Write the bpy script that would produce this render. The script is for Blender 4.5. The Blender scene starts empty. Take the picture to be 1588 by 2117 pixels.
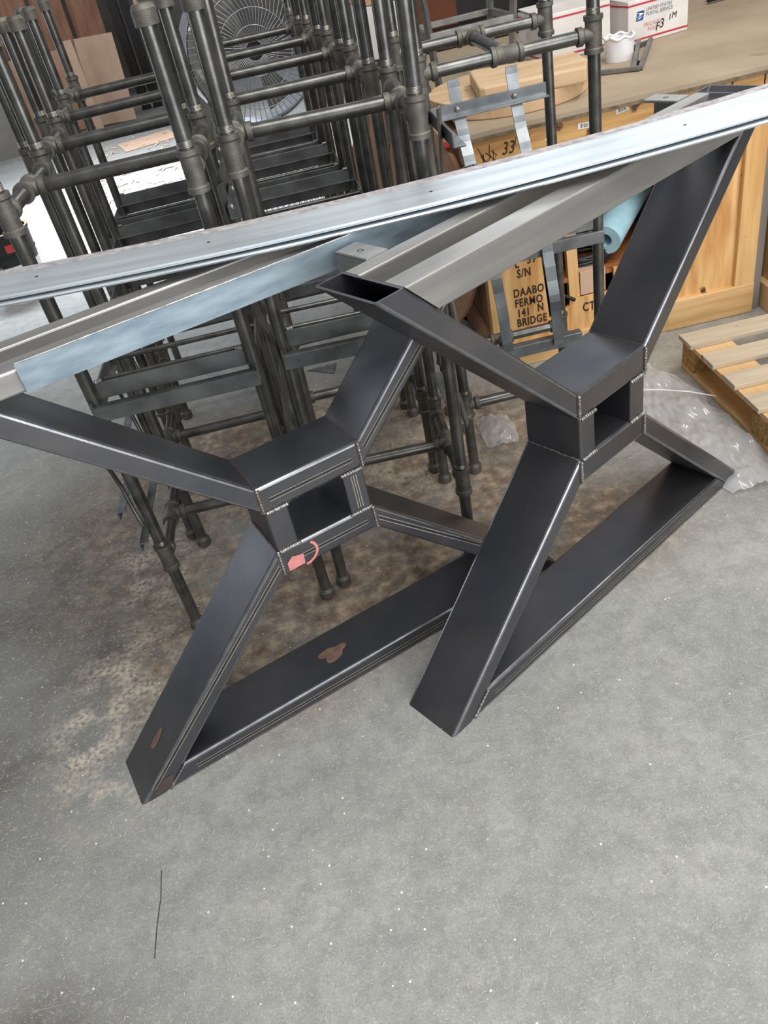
import bpy, bmesh, math, random
from mathutils import Vector, Matrix, noise
random.seed(7)
PI = math.pi
COL = bpy.context.scene.collection
scene = bpy.context.scene

# ------------------------------------------------------------------ helpers
def lin(c):
    return tuple((x/255/12.92 if x/255 <= .04045 else ((x/255+.055)/1.055)**2.4) for x in c)+(1,)

def mat(name, c1, c2=None, rough=.5, metal=0., scale=8., stretch=(1, 1, 1), bump=0., bscale=60., detail=6, lo=.35, hi=.65,
        spots=None, rvar=0., coord='Object', extra=None):
    m = bpy.data.materials.new(name); m.use_nodes = True
    nt = m.node_tree; N = nt.nodes; L = nt.links
    b = N['Principled BSDF']; b.inputs['Roughness'].default_value = rough; b.inputs['Metallic'].default_value = metal
    tc = N.new('ShaderNodeTexCoord'); mp = N.new('ShaderNodeMapping'); mp.inputs['Scale'].default_value = stretch
    L.new(tc.outputs[coord], mp.inputs['Vector'])
    def ns(s, d=detail):
        n = N.new('ShaderNodeTexNoise'); n.inputs['Scale'].default_value = s; n.inputs['Detail'].default_value = d
        L.new(mp.outputs[0], n.inputs['Vector']); return n
    def ramp(src, stops):
        r = N.new('ShaderNodeValToRGB'); L.new(src, r.inputs[0])
        e = r.color_ramp.elements
        e[0].position, e[0].color = stops[0]; e[1].position, e[1].color = stops[-1]
        for p, c in stops[1:-1]:
            k = e.new(p); k.color = c
        return r
    def mix(f, a, bb, mode='MIX'):
        x = N.new('ShaderNodeMix'); x.data_type = 'RGBA'; x.blend_type = mode
        for i, v in ((0, f), (6, a), (7, bb)):
            if hasattr(v, 'links') or isinstance(v, bpy.types.NodeSocket): L.new(v, x.inputs[i])
            else: x.inputs[i].default_value = v
        return x.outputs[2]
    n1 = ns(scale)
    c2 = c2 or c1
    col = ramp(n1.outputs[0], [(lo, lin(c1)), (hi, lin(c2))]).outputs[0]
    if spots:
        sc, c3, th = spots
        n3 = ns(sc, 3); r = ramp(n3.outputs[0], [(th, (0, 0, 0, 1)), (th+.06, (1, 1, 1, 1))])
        col = mix(r.outputs[0], col, lin(c3))
    if extra: col = extra(N, L, tc, mp, ns, ramp, mix, col)
    L.new(col, b.inputs['Base Color'])
    if rvar:
        n4 = ns(scale*2.5); mr = N.new('ShaderNodeMapRange'); L.new(n4.outputs[0], mr.inputs[0])
        mr.inputs[3].default_value = max(.05, rough-rvar); mr.inputs[4].default_value = min(1, rough+rvar)
        L.new(mr.outputs[0], b.inputs['Roughness'])
    if bump:
        n2 = ns(bscale, 4); bp = N.new('ShaderNodeBump'); bp.inputs['Strength'].default_value = bump; bp.inputs['Distance'].default_value = .003
        L.new(n2.outputs[0], bp.inputs['Height']); L.new(bp.outputs[0], b.inputs['Normal'])
    return m

class MB:
    """collects geometry for ONE mesh"""
    def __init__(s): s.v = []; s.f = []; s.mi = []; s.sm = []
    def add(s, vs, fs, mi=0, smooth=False):
        o = len(s.v); s.v += [tuple(v) for v in vs]
        for f in fs: s.f.append(tuple(i+o for i in f)); s.mi.append(mi); s.sm.append(smooth)
        return s
    def box(s, c, d, bevel=0., rot=None, mi=0, seg=2):
        bm = bmesh.new(); bmesh.ops.create_cube(bm, size=1)
        for v in bm.verts: v.co = Vector((v.co.x*d[0], v.co.y*d[1], v.co.z*d[2]))
        if bevel: bmesh.ops.bevel(bm, geom=bm.edges[:], offset=min(bevel, .45*min(d)), segments=seg, profile=.5, affect='EDGES')
        M = Matrix.Translation(c) @ (rot.to_4x4() if rot else Matrix.Identity(4))
        bm.verts.index_update()
        s.add([M @ v.co for v in bm.verts], [[v.index for v in f.verts] for f in bm.faces], mi)
        bm.free(); return s
    def bar(s, a, b, w, h, bevel=0., up=Vector((0, 0, 1)), mi=0):
        a = Vector(a); b = Vector(b); d = b-a; L = d.length; x = d.normalized()
        y = up.cross(x)
        if y.length < 1e-5: y = Vector((0, 1, 0)).cross(x)
        y.normalize(); z = x.cross(y)
        R = Matrix((x, y, z)).transposed()
        return s.box((a+b)/2, (L, w, h), bevel, R, mi)
    def tube(s, pts, r, n=14, cap=True, mi=0, smooth=True):
        pts = [Vector(p) for p in pts]; rs = r if isinstance(r, (list, tuple)) else [r]*len(pts)
        vs = []; fs = []; prev = None
        for i, p in enumerate(pts):
            t = (pts[min(i+1, len(pts)-1)]-pts[max(i-1, 0)]).normalized()
            if prev is None:
                u = t.orthogonal().normalized()
            else:
                u = (prev-t*prev.dot(t)); u = u.normalized() if u.length > 1e-6 else t.orthogonal().normalized()
            prev = u; w = t.cross(u)
            for k in range(n):
                a = 2*PI*k/n; vs.append(p+(u*math.cos(a)+w*math.sin(a))*rs[i])
        for i in range(len(pts)-1):
            for k in range(n):
                fs.append((i*n+k, i*n+(k+1) % n, (i+1)*n+(k+1) % n, (i+1)*n+k))
        s.add(vs, fs, mi, smooth)
        if cap:
            s.add(vs[:n], [tuple(range(n-1, -1, -1))], mi); s.add(vs[-n:], [tuple(range(n))], mi)
        return s
    def lathe(s, origin, axis, prof, n=18, mi=0, smooth=True):
        """prof: list of (t along axis, radius); each segment has its own verts so edges stay crisp"""
        o = Vector(origin); t = Vector(axis).normalized(); u = t.orthogonal().normalized(); w = t.cross(u)
        for (a, ra), (b, rb) in zip(prof, prof[1:]):
            vs = []
            for h, r in ((a, ra), (b, rb)):
                for k in range(n):
                    q = 2*PI*k/n; vs.append(o+t*h+(u*math.cos(q)+w*math.sin(q))*r)
            s.add(vs, [(k, (k+1) % n, n+(k+1) % n, n+k) for k in range(n)], mi, smooth)
        return s
    def prism(s, poly, a, b, axis='y', mi=0):
        """poly of 2D points extruded along axis from a to b"""
        def P(p, t): return {'y': (p[0], t, p[1]), 'x': (t, p[0], p[1]), 'z': (p[0], p[1], t)}[axis]
        n = len(poly); vs = [P(p, a) for p in poly]+[P(p, b) for p in poly]
        s.add(vs, [tuple(range(n)), tuple(range(2*n-1, n-1, -1))]+[(i, n+i, n+(i+1) % n, (i+1) % n) for i in range(n)], mi)
        return s
    def strip(s, path, w, th, wdir, mi=0):
        """flat bar: centre line path, width w along wdir, thickness th"""
        path = [Vector(p) for p in path]; wd = Vector(wdir).normalized(); vs = []
        for i, p in enumerate(path):
            t = (path[min(i+1, len(path)-1)]-path[max(i-1, 0)]).normalized(); nn = t.cross(wd).normalized()
            for a, b in ((-1, -1), (1, -1), (1, 1), (-1, 1)): vs.append(p+wd*a*w/2+nn*b*th/2)
        fs = [(0, 1, 2, 3), tuple(len(vs)-4+i for i in (3, 2, 1, 0))]
        for i in range(len(path)-1):
            for k in range(4): fs.append((4*i+k, 4*i+4+k, 4*i+4+(k+1) % 4, 4*i+(k+1) % 4))
        return s.add(vs, fs, mi)
    def tube4(s, t0, b0, t1, b1, y0, y1, r=.006, wall=0., seg=3, mi=0, emi=0):
        """rectangular steel tube in the x-z plane between mitre lines t0-b0 and t1-b1, rounded long edges"""
        t0, b0, t1, b1 = [Vector((p[0], 0, p[1])) for p in (t0, b0, t1, b1)]
        d = (t1-t0).normalized(); e = b0-t0; T = (e-d*e.dot(d)).length; D = y1-y0
        def loop(ins):
            pts = []; rr = max(.0015, r-ins)
            for cx, cy, a0 in ((ins+rr, ins+rr, 180), (T-ins-rr, ins+rr, 270), (T-ins-rr, D-ins-rr, 0), (ins+rr, D-ins-rr, 90)):
                for k in range(seg+1):
                    a = math.radians(a0+90*k/seg); pts.append((cx+rr*math.cos(a), cy+rr*math.sin(a)))
            return pts
        def ring(pts):
            A = [t0.lerp(b0, p[0]/T)+Vector((0, y0+p[1], 0)) for p in pts]
            B = [t1.lerp(b1, p[0]/T)+Vector((0, y0+p[1], 0)) for p in pts]
            return A, B
        o = loop(0); A, B = ring(o); n = len(o)
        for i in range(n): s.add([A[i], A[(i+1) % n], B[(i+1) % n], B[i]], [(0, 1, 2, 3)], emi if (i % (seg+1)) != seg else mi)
        if wall:
            I = loop(wall); IA, IB = ring(I)
            s.add(IA+IB, [((i+1) % n, i, n+i, n+(i+1) % n) for i in range(n)], mi)
            for X, Y in ((A, IA), (B, IB)):
                s.add(X+Y, [(i, (i+1) % n, n+(i+1) % n, n+i) for i in range(n)], mi)
        else:
            s.add(A, [tuple(range(n))], mi); s.add(B, [tuple(range(n-1, -1, -1))], mi)
        return s
    def build(s, name, mats, parent=None, loc=None, autosmooth=False):
        me = bpy.data.meshes.new(name); me.from_pydata(s.v, [], s.f)
        for m in (mats if isinstance(mats, (list, tuple)) else [mats]): me.materials.append(m)
        for p, mi, sm in zip(me.polygons, s.mi, s.sm): p.material_index = mi; p.use_smooth = sm
        bm = bmesh.new(); bm.from_mesh(me); bmesh.ops.recalc_face_normals(bm, faces=bm.faces); bm.to_mesh(me); bm.free()
        me.update()
        o = bpy.data.objects.new(name, me); COL.objects.link(o)
        if parent: o.parent = parent
        if loc: o.location = loc
        return o

def tag(o, label=None, cat=None, group=None, kind=None):
    if label: o['label'] = label
    if cat: o['category'] = cat
    if group: o['group'] = group
    if kind: o['kind'] = kind
    return o
def empty(name, loc=(0, 0, 0), rz=0., label=None, cat=None, group=None):
    o = bpy.data.objects.new(name, None); COL.objects.link(o); o.location = loc; o.rotation_euler = (0, 0, rz)
    o.empty_display_size = .05
    return tag(o, label, cat, group)
def copy_tree(o, parent=None):
    c = o.copy(); COL.objects.link(c); c.parent = parent
    for ch in [x for x in bpy.data.objects if x.parent == o]: copy_tree(ch, c)
    return c
def letters(text, size, depth, origin, xdir, ydir, shear=0., bold=0., spacing=1.):
    """built-in font turned into mesh points placed in the world: returns (verts, faces)"""
    cu = bpy.data.curves.new('t', 'FONT'); cu.body = text; cu.size = size; cu.extrude = depth; cu.shear = shear
    cu.offset = bold; cu.space_character = spacing; cu.resolution_u = 3
    o = bpy.data.objects.new('t', cu); COL.objects.link(o)
    bpy.context.view_layer.update()
    me = bpy.data.meshes.new_from_object(o.evaluated_get(bpy.context.evaluated_depsgraph_get()))
    X = Vector(xdir).normalized(); Y = Vector(ydir).normalized(); Z = X.cross(Y); O = Vector(origin)
    vs = [O+X*v.co.x+Y*v.co.y+Z*v.co.z for v in me.vertices]; fs = [tuple(p.vertices) for p in me.polygons]
    bpy.data.objects.remove(o); bpy.data.curves.remove(cu); bpy.data.meshes.remove(me)
    return vs, fs

# ------------------------------------------------------------------ materials
def floor_extra(N, L, tc, mp, ns, ramp, mix, col):
    # sawdust trodden into the concrete under the stools, in patches
    def blob(cx, cy, rx, ry, soft=.5):
        m2 = N.new('ShaderNodeMapping'); m2.inputs['Location'].default_value = (-cx/rx, -cy/ry, 0); m2.inputs['Scale'].default_value = (1/rx, 1/ry, 0)
        L.new(tc.outputs['Object'], m2.inputs['Vector'])
        ln = N.new('ShaderNodeVectorMath'); ln.operation = 'LENGTH'; L.new(m2.outputs[0], ln.inputs[0])
        mr = N.new('ShaderNodeMapRange'); mr.interpolation_type = 'SMOOTHSTEP'; L.new(ln.outputs['Value'], mr.inputs[0])
        mr.inputs[1].default_value = 1.0; mr.inputs[2].default_value = 1-soft; return mr.outputs[0]
    def mul(a, b):
        m = N.new('ShaderNodeMath'); m.operation = 'MULTIPLY'
        for i, v in enumerate((a, b)):
            if isinstance(v, (int, float)): m.inputs[i].default_value = v
            else: L.new(v, m.inputs[i])
        m.use_clamp = True; return m.outputs[0]
    def mx(a, b):
        m = N.new('ShaderNodeMath'); m.operation = 'MAXIMUM'; L.new(a, m.inputs[0]); L.new(b, m.inputs[1]); return m.outputs[0]
    n5 = ns(2.2, 8); r5 = ramp(n5.outputs[0], [(.30, (0, 0, 0, 1)), (.48, (1, 1, 1, 1))])
    n6 = ns(26., 12); r6 = ramp(n6.outputs[0], [(.34, lin((108, 80, 60))), (.5, lin((158, 130, 104))), (.66, lin((212, 190, 160)))])
    area = mx(mx(blob(-.25, 2.15, 1.1, .85, .35), blob(.55, 1.72, .38, .32, .7)), blob(-.42, 1.75, .6, .6, .5))
    col = mix(mul(mul(area, r5.outputs[0]), .95), col, r6.outputs[0])
    # dark burnt / oily brown patches
    n7 = ns(3.1, 5); r7 = ramp(n7.outputs[0], [(.5, (0, 0, 0, 1)), (.66, (1, 1, 1, 1))])
    col = mix(mul(mul(area, r7.outputs[0]), .55), col, lin((88, 60, 44)))
    # dark blotches of the slab, then shade at the left painted into the colour
    n9 = ns(1.3, 7); r9 = ramp(n9.outputs[0], [(.4, (0, 0, 0, 1)), (.75, (1, 1, 1, 1))])
    col = mix(mul(r9.outputs[0], .28), col, lin((132, 130, 123)))
    left_shade = mx(blob(-1.15, 1.75, .8, 1.3, .7), blob(-.85, .65, .35, .25, .9))
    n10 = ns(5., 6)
    col = mix(mul(mul(left_shade, n10.outputs[0]), 1.3), col, lin((82, 78, 71)))
    for sc_, lo_, hi_, k_, cc_ in ((16., .42, .66, .5, (128, 129, 126)), (48., .44, .66, .28, (122, 123, 119)), (70., .55, .70, .3, (196, 196, 190)), (210., .5, .64, .28, (112, 112, 108)), (240., .56, .66, .35, (204, 203, 196))):
        nf = ns(sc_, 12); rf = ramp(nf.outputs[0], [(lo_, (0, 0, 0, 1)), (hi_, (1, 1, 1, 1))]); col = mix(mul(rf.outputs[0], k_), col, lin(cc_))
    # pale sawdust drift on the left
    n8 = ns(11., 13); r8 = ramp(n8.outputs[0], [(.42, (0, 0, 0, 1)), (.62, (1, 1, 1, 1))])
    pal = mx(mx(blob(-.78, 1.42, .24, .42, .6), blob(-.72, 2.0, .22, .4, .8)), blob(.15, 2.2, .3, .35, .8))
    np_ = ns(75., 13); rp_ = ramp(np_.outputs[0], [(.36, (0, 0, 0, 1)), (.60, (1, 1, 1, 1))])
    col = mix(mul(mul(mul(pal, r8.outputs[0]), rp_.outputs[0]), .85), col, lin((214, 202, 184)))
    # white flecks
    for sc, th, cc in ((260., .012, (232, 228, 215)), (95., .0035, (240, 238, 230))):
        vo = N.new('ShaderNodeTexVoronoi'); vo.inputs['Scale'].default_value = sc; L.new(mp.outputs[0], vo.inputs['Vector'])
        wn = N.new('ShaderNodeMath'); wn.operation = 'LESS_THAN'; L.new(vo.outputs['Distance'], wn.inputs[0]); wn.inputs[1].default_value = .22
        cl = N.new('ShaderNodeSeparateColor'); L.new(vo.outputs['Color'], cl.inputs[0])
        lt = N.new('ShaderNodeMath'); lt.operation = 'LESS_THAN'; L.new(cl.outputs[0], lt.inputs[0]); lt.inputs[1].default_value = .045 if sc > 200 else .012
        col = mix(mul(wn.outputs[0], lt.outputs[0]), col, lin(cc))
    # fine scratches
    for k, (ang, sc) in enumerate(((.5, 5.), (1.9, 4.))):
        m3 = N.new('ShaderNodeMapping'); m3.inputs['Rotation'].default_value = (0, 0, ang); m3.inputs['Scale'].default_value = (1., 70., 1.)
        L.new(tc.outputs['Object'], m3.inputs['Vector'])
        n = N.new('ShaderNodeTexNoise'); n.inputs['Scale'].default_value = sc; n.inputs['Detail'].default_value = 2; L.new(m3.outputs[0], n.inputs['Vector'])
        r = ramp(n.outputs[0], [(.735, (0, 0, 0, 1)), (.75, (1, 1, 1, 1))])
        col = mix(mul(r.outputs[0], .35), col, lin((205, 206, 202)))
    return col
M = {}
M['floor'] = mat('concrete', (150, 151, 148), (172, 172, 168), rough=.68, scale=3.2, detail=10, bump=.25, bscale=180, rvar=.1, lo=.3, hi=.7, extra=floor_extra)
def steel_extra(N, L, tc, mp, ns, ramp, mix, col):
    n = ns(1.6, 3); r = ramp(n.outputs[0], [(.55, (0, 0, 0, 1)), (.72, (1, 1, 1, 1))])
    m = N.new('ShaderNodeMath'); m.operation = 'MULTIPLY'; L.new(r.outputs[0], m.inputs[0]); m.inputs[1].default_value = .35
    return mix(m.outputs[0], col, lin((112, 98, 90)))
M['steel'] = mat('hot_rolled_steel', (90, 92, 99), (112, 111, 113), rough=.38, metal=.85, scale=4., detail=8, bump=.05, bscale=350, rvar=.07, extra=steel_extra)
M['bare'] = mat('ground_bright_steel', (140, 138, 136), (172, 169, 165), rough=.4, metal=.85, scale=60., bump=.2, bscale=300)
M['edge'] = mat('corner_highlight', (128, 130, 136), (150, 150, 152), rough=.28, metal=.9, scale=30)  # same steel on the corners, edge highlights put into a brighter colour
M['line'] = mat('pale_mill_line', (150, 144, 132), (176, 168, 154), rough=.6, metal=.1, scale=40)
M['heat'] = mat('heat_tinted_weld_zone', (120, 92, 78), (112, 118, 122), rough=.4, metal=.8, scale=30)
M['dkline'] = mat('dark_groove', (48, 48, 49), (60, 60, 60), rough=.6, metal=.5, scale=40)
M['rust'] = mat('rust_stain', (128, 100, 84), (104, 84, 74), rough=.8, scale=50)
M['pink'] = mat('pink_marker_paint', (214, 128, 128), (226, 148, 146), rough=.7, scale=40)
M['railst'] = mat('planed_steel_rail', (150, 149, 147), (172, 170, 167), rough=.4, metal=.7, scale=5., stretch=(.6, 6, 6), detail=6, bump=.05, bscale=300, rvar=.06)
M['blue'] = mat('blue_grey_mill_scale', (128, 146, 158), (164, 180, 190), rough=.4, metal=.6, scale=5., stretch=(.5, 5, 9), detail=9, bump=.08, bscale=200, rvar=.1)
M['galv'] = mat('pale_blue_steel_plate', (198, 208, 214), (222, 230, 234), rough=.42, metal=.7, scale=5., stretch=(.5, 7, 7), detail=9, bump=.04, bscale=200, rvar=.1)
M['scale'] = mat('rough_oxide_edge', (150, 144, 146), (190, 186, 188), rough=.75, metal=.2, scale=60, bump=.4, bscale=250)
M['pipe'] = mat('black_pipe', (88, 88, 86), (116, 115, 111), rough=.30, metal=.8, scale=22., detail=6, bump=.06, bscale=260, rvar=.08)
M['cast'] = mat('malleable_iron_fitting', (92, 90, 84), (120, 116, 108), rough=.55, metal=.65, scale=30., bump=.35, bscale=420)
M['thread'] = mat('bright_pipe_thread', (112, 112, 106), (134, 132, 126), rough=.35, metal=.85, scale=60)
M['angle'] = mat('blued_angle_iron', (100, 101, 101), (128, 131, 131), rough=.42, metal=.7, scale=14., detail=6, bump=.06, bscale=200, rvar=.1)
M['flat'] = mat('bright_flat_bar', (120, 124, 126), (150, 154, 156), rough=.3, metal=.85, scale=14., bump=.04, bscale=200, rvar=.08)
def wood(name, a, b, sc=3., st=(1, 14, 14), knots=(90, 58, 34), th=.7, rough=.6):
    def ex(N, L, tc, mp, ns, ramp, mix, col):
        n = N.new('ShaderNodeTexNoise'); n.inputs['Scale'].default_value = 13.; n.inputs['Detail'].default_value = 4; L.new(tc.outputs['Object'], n.inputs['Vector'])
        r = ramp(n.outputs[0], [(th, (0, 0, 0, 1)), (th+.05, (1, 1, 1, 1))])
        return mix(r.outputs[0], col, lin(knots))
    return mat(name, a, b, rough=rough, scale=sc, stretch=st, detail=5, bump=.12, bscale=90, extra=ex)
M['pine'] = wood('pine_board', (206, 164, 108), (226, 188, 134))
M['pinev'] = wood('pine_stile', (208, 162, 102), (228, 190, 132), st=(14, 14, 1))
M['ply'] = wood('plywood_panel', (190, 132, 70), (232, 190, 130), sc=2.6, st=(9, 9, 1.2), th=.72)
M['apron'] = wood('bench_apron_board', (176, 126, 68), (214, 168, 104), th=.64)
M['redwood'] = wood('reddish_plank', (146, 84, 44), (178, 112, 62))
M['btop'] = mat('worn_bench_sheet', (152, 136, 114), (172, 156, 133), rough=.75, scale=3., detail=9, bump=.2, bscale=120, spots=(5., (140, 124, 103), .66))
M['bedge'] = mat('splintered_edge', (92, 80, 64), (128, 112, 90), rough=.9, scale=40, bump=.5)
M['slab'] = wood('cut_slab', (196, 164, 128), (214, 184, 148), sc=2.5, st=(1, 7, 7), th=.68, knots=(160, 116, 78))
M['pallet'] = wood('pallet_board', (208, 190, 164), (186, 172, 150), sc=3., st=(1.2, 12, 12), th=.7, knots=(156, 142, 124), rough=.8)
M['palletx'] = wood('pallet_side_board', (216, 176, 122), (226, 190, 142), st=(12, 1.2, 12), th=.72, knots=(160, 120, 80))
M['osb'] = mat('chip_block', (150, 112, 62), (196, 158, 100), rough=.8, scale=70., detail=3, bump=.5, bscale=120)
M['card'] = mat('brown_cardboard', (182, 138, 108), (194, 152, 122), rough=.85, scale=6)
M['card2'] = mat('pale_cardboard', (196, 164, 140), (206, 176, 152), rough=.85, scale=6)
M['oldply'] = mat('reddish_plywood', (138, 96, 72), (172, 128, 102), rough=.7, scale=3., stretch=(6, 6, 1), detail=5)
M['dark'] = mat('dark_paint', (22, 20, 20), (34, 30, 28), rough=.6, scale=4)
M['black'] = mat('black_rubber', (20, 20, 21), (30, 30, 31), rough=.45, scale=20)
M['rustboard'] = mat('rust_brown_board', (92, 48, 26), (112, 60, 34), rough=.7, scale=4)
M['navy'] = mat('navy_tarp', (26, 34, 48), (40, 50, 66), rough=.6, scale=3, bump=.4, bscale=12)
M['carton'] = mat('white_carton', (206, 202, 198), (222, 218, 214), rough=.7, scale=8, spots=(5., (190, 184, 178), .66))
M['red'] = mat('red_print', (176, 44, 52), (190, 60, 66), rough=.6, scale=30)
M['bluep'] = mat('blue_print', (30, 76, 134), (40, 88, 146), rough=.6, scale=30)
M['grey'] = mat('grey_print', (120, 124, 134), (136, 140, 150), rough=.6, scale=30)
M['pinkp'] = mat('faded_red_print', (206, 140, 140), (214, 158, 156), rough=.6, scale=30)
M['ink'] = mat('black_ink', (40, 32, 26), (56, 44, 34), rough=.8, scale=60)
M['white'] = mat('white_plastic', (226, 226, 228), (236, 236, 238), rough=.4, scale=20)
M['label'] = mat('white_label', (232, 230, 226), (238, 236, 232), rough=.6, scale=20)
M['rackblue'] = mat('rack_blue_paint', (22, 122, 184), (34, 138, 198), rough=.45, scale=12)
M['foam'] = mat('pale_blue_foam', (158, 200, 214), (174, 212, 224), rough=.8, scale=20)
M['redpl'] = mat('red_plastic', (176, 44, 44), (196, 60, 58), rough=.4, scale=20)
M['tubest'] = mat('grey_square_tube', (110, 110, 108), (136, 134, 130), rough=.45, metal=.6, scale=20)
M['wall'] = mat('grey_block_wall', (120, 116, 112), (140, 136, 132), rough=.9, scale=3)
M['shav'] = mat('dry_shavings', (196, 188, 170), (222, 216, 202), rough=.8, scale=40)
M['plas'] = mat('clear_film', (222, 222, 224), (240, 240, 242), rough=.12, scale=10)
_b = M['plas'].node_tree.nodes['Principled BSDF']; _b.inputs['Alpha'].default_value = .42; _b.inputs['Specular IOR Level'].default_value = 1.
M['wire'] = mat('chromed_wire', (150, 152, 156), (176, 178, 182), rough=.35, metal=.8, scale=20)
def emis(name, c, s):
    m = bpy.data.materials.new(name); m.use_nodes = True; b = m.node_tree.nodes['Principled BSDF']
    b.inputs['Base Color'].default_value = lin(c); b.inputs['Emission Color'].default_value = lin(c); b.inputs['Emission Strength'].default_value = s; return m
M['sky'] = emis('daylit_window', (226, 234, 250), 4.)

# ------------------------------------------------------------------ setting
f = MB(); f.add([(-7, -3, 0), (7, -3, 0), (7, 12.5, 0), (-7, 12.5, 0)], [(0, 1, 2, 3)])
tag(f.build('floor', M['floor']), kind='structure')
w = MB(); w.box((0, 12.6, 2), (14.4, .2, 4)); tag(w.build('wall_back', M['wall']), kind='structure')
w = MB()
for y0, y1 in ((-3, 4.6), (8.6, 12.5)): w.box((-7.1, (y0+y1)/2, 2), (.2, y1-y0, 4))
w.box((-7.1, 6.6, 3.6), (.2, 4., .8)); tag(w.build('wall_left', M['wall']), kind='structure')
w = MB(); w.box((7.1, 4.75, 2), (.2, 15.5, 4)); tag(w.build('wall_right', M['dark']), kind='structure')
for k, (x, z) in enumerate(((.05, 1.55), (.6, 1.7))):
    w = MB(); w.box((x, 12.49, z), (.45, .03, 1.3)); tag(w.build('window_%d' % (k+1), M['sky']), kind='structure')

# ------------------------------------------------------------------ the two X-shaped steel table bases
Lb, W_, Z1, Z2, T, D, Lt, E_, TB, CL, H = .6083, .1171, .4145, .6454, .0631, .1524, .5819, .0639, .0535, .0706, 1.044
def mill_lines(mb, a, b, y=-.0006, sep=.0042, w=.0016, off=0.):
    a = Vector((a[0], 0, a[1])); b = Vector((b[0], 0, b[1])); d = (b-a).normalized(); n = Vector((-d.z, 0, d.x))
    for s_, wd, mi in ((-sep, w, 1), (sep, w, 1), (0, sep*.55, 2)):
        c0 = a+n*(off+s_); c1 = b+n*(off+s_)
        vs = [c0+n*wd/2, c1+n*wd/2, c1-n*wd/2, c0-n*wd/2]
        mb.add([(v.x, y+(0.0003 if mi == 2 else 0), v.z) for v in vs], [(0, 1, 2, 3)], mi)
def bead(mb, pts, r=.0042, mi=0, n=26):
    P = []; R = []
    pts = [Vector(p) for p in pts]
    for i in range(n+1):
        t = i/n*(len(pts)-1); k = min(int(t), len(pts)-2); p = pts[k].lerp(pts[k+1], t-k)
        P.append(p+Vector((random.uniform(-1, 1), 0, random.uniform(-1, 1)))*.0007); R.append(r*(1+.22*math.sin(i*1.9)+random.uniform(-.12, .12))*(0.6 if i in (0, n) else 1))
    mb.tube(P, R, 8, True, mi)
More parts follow.
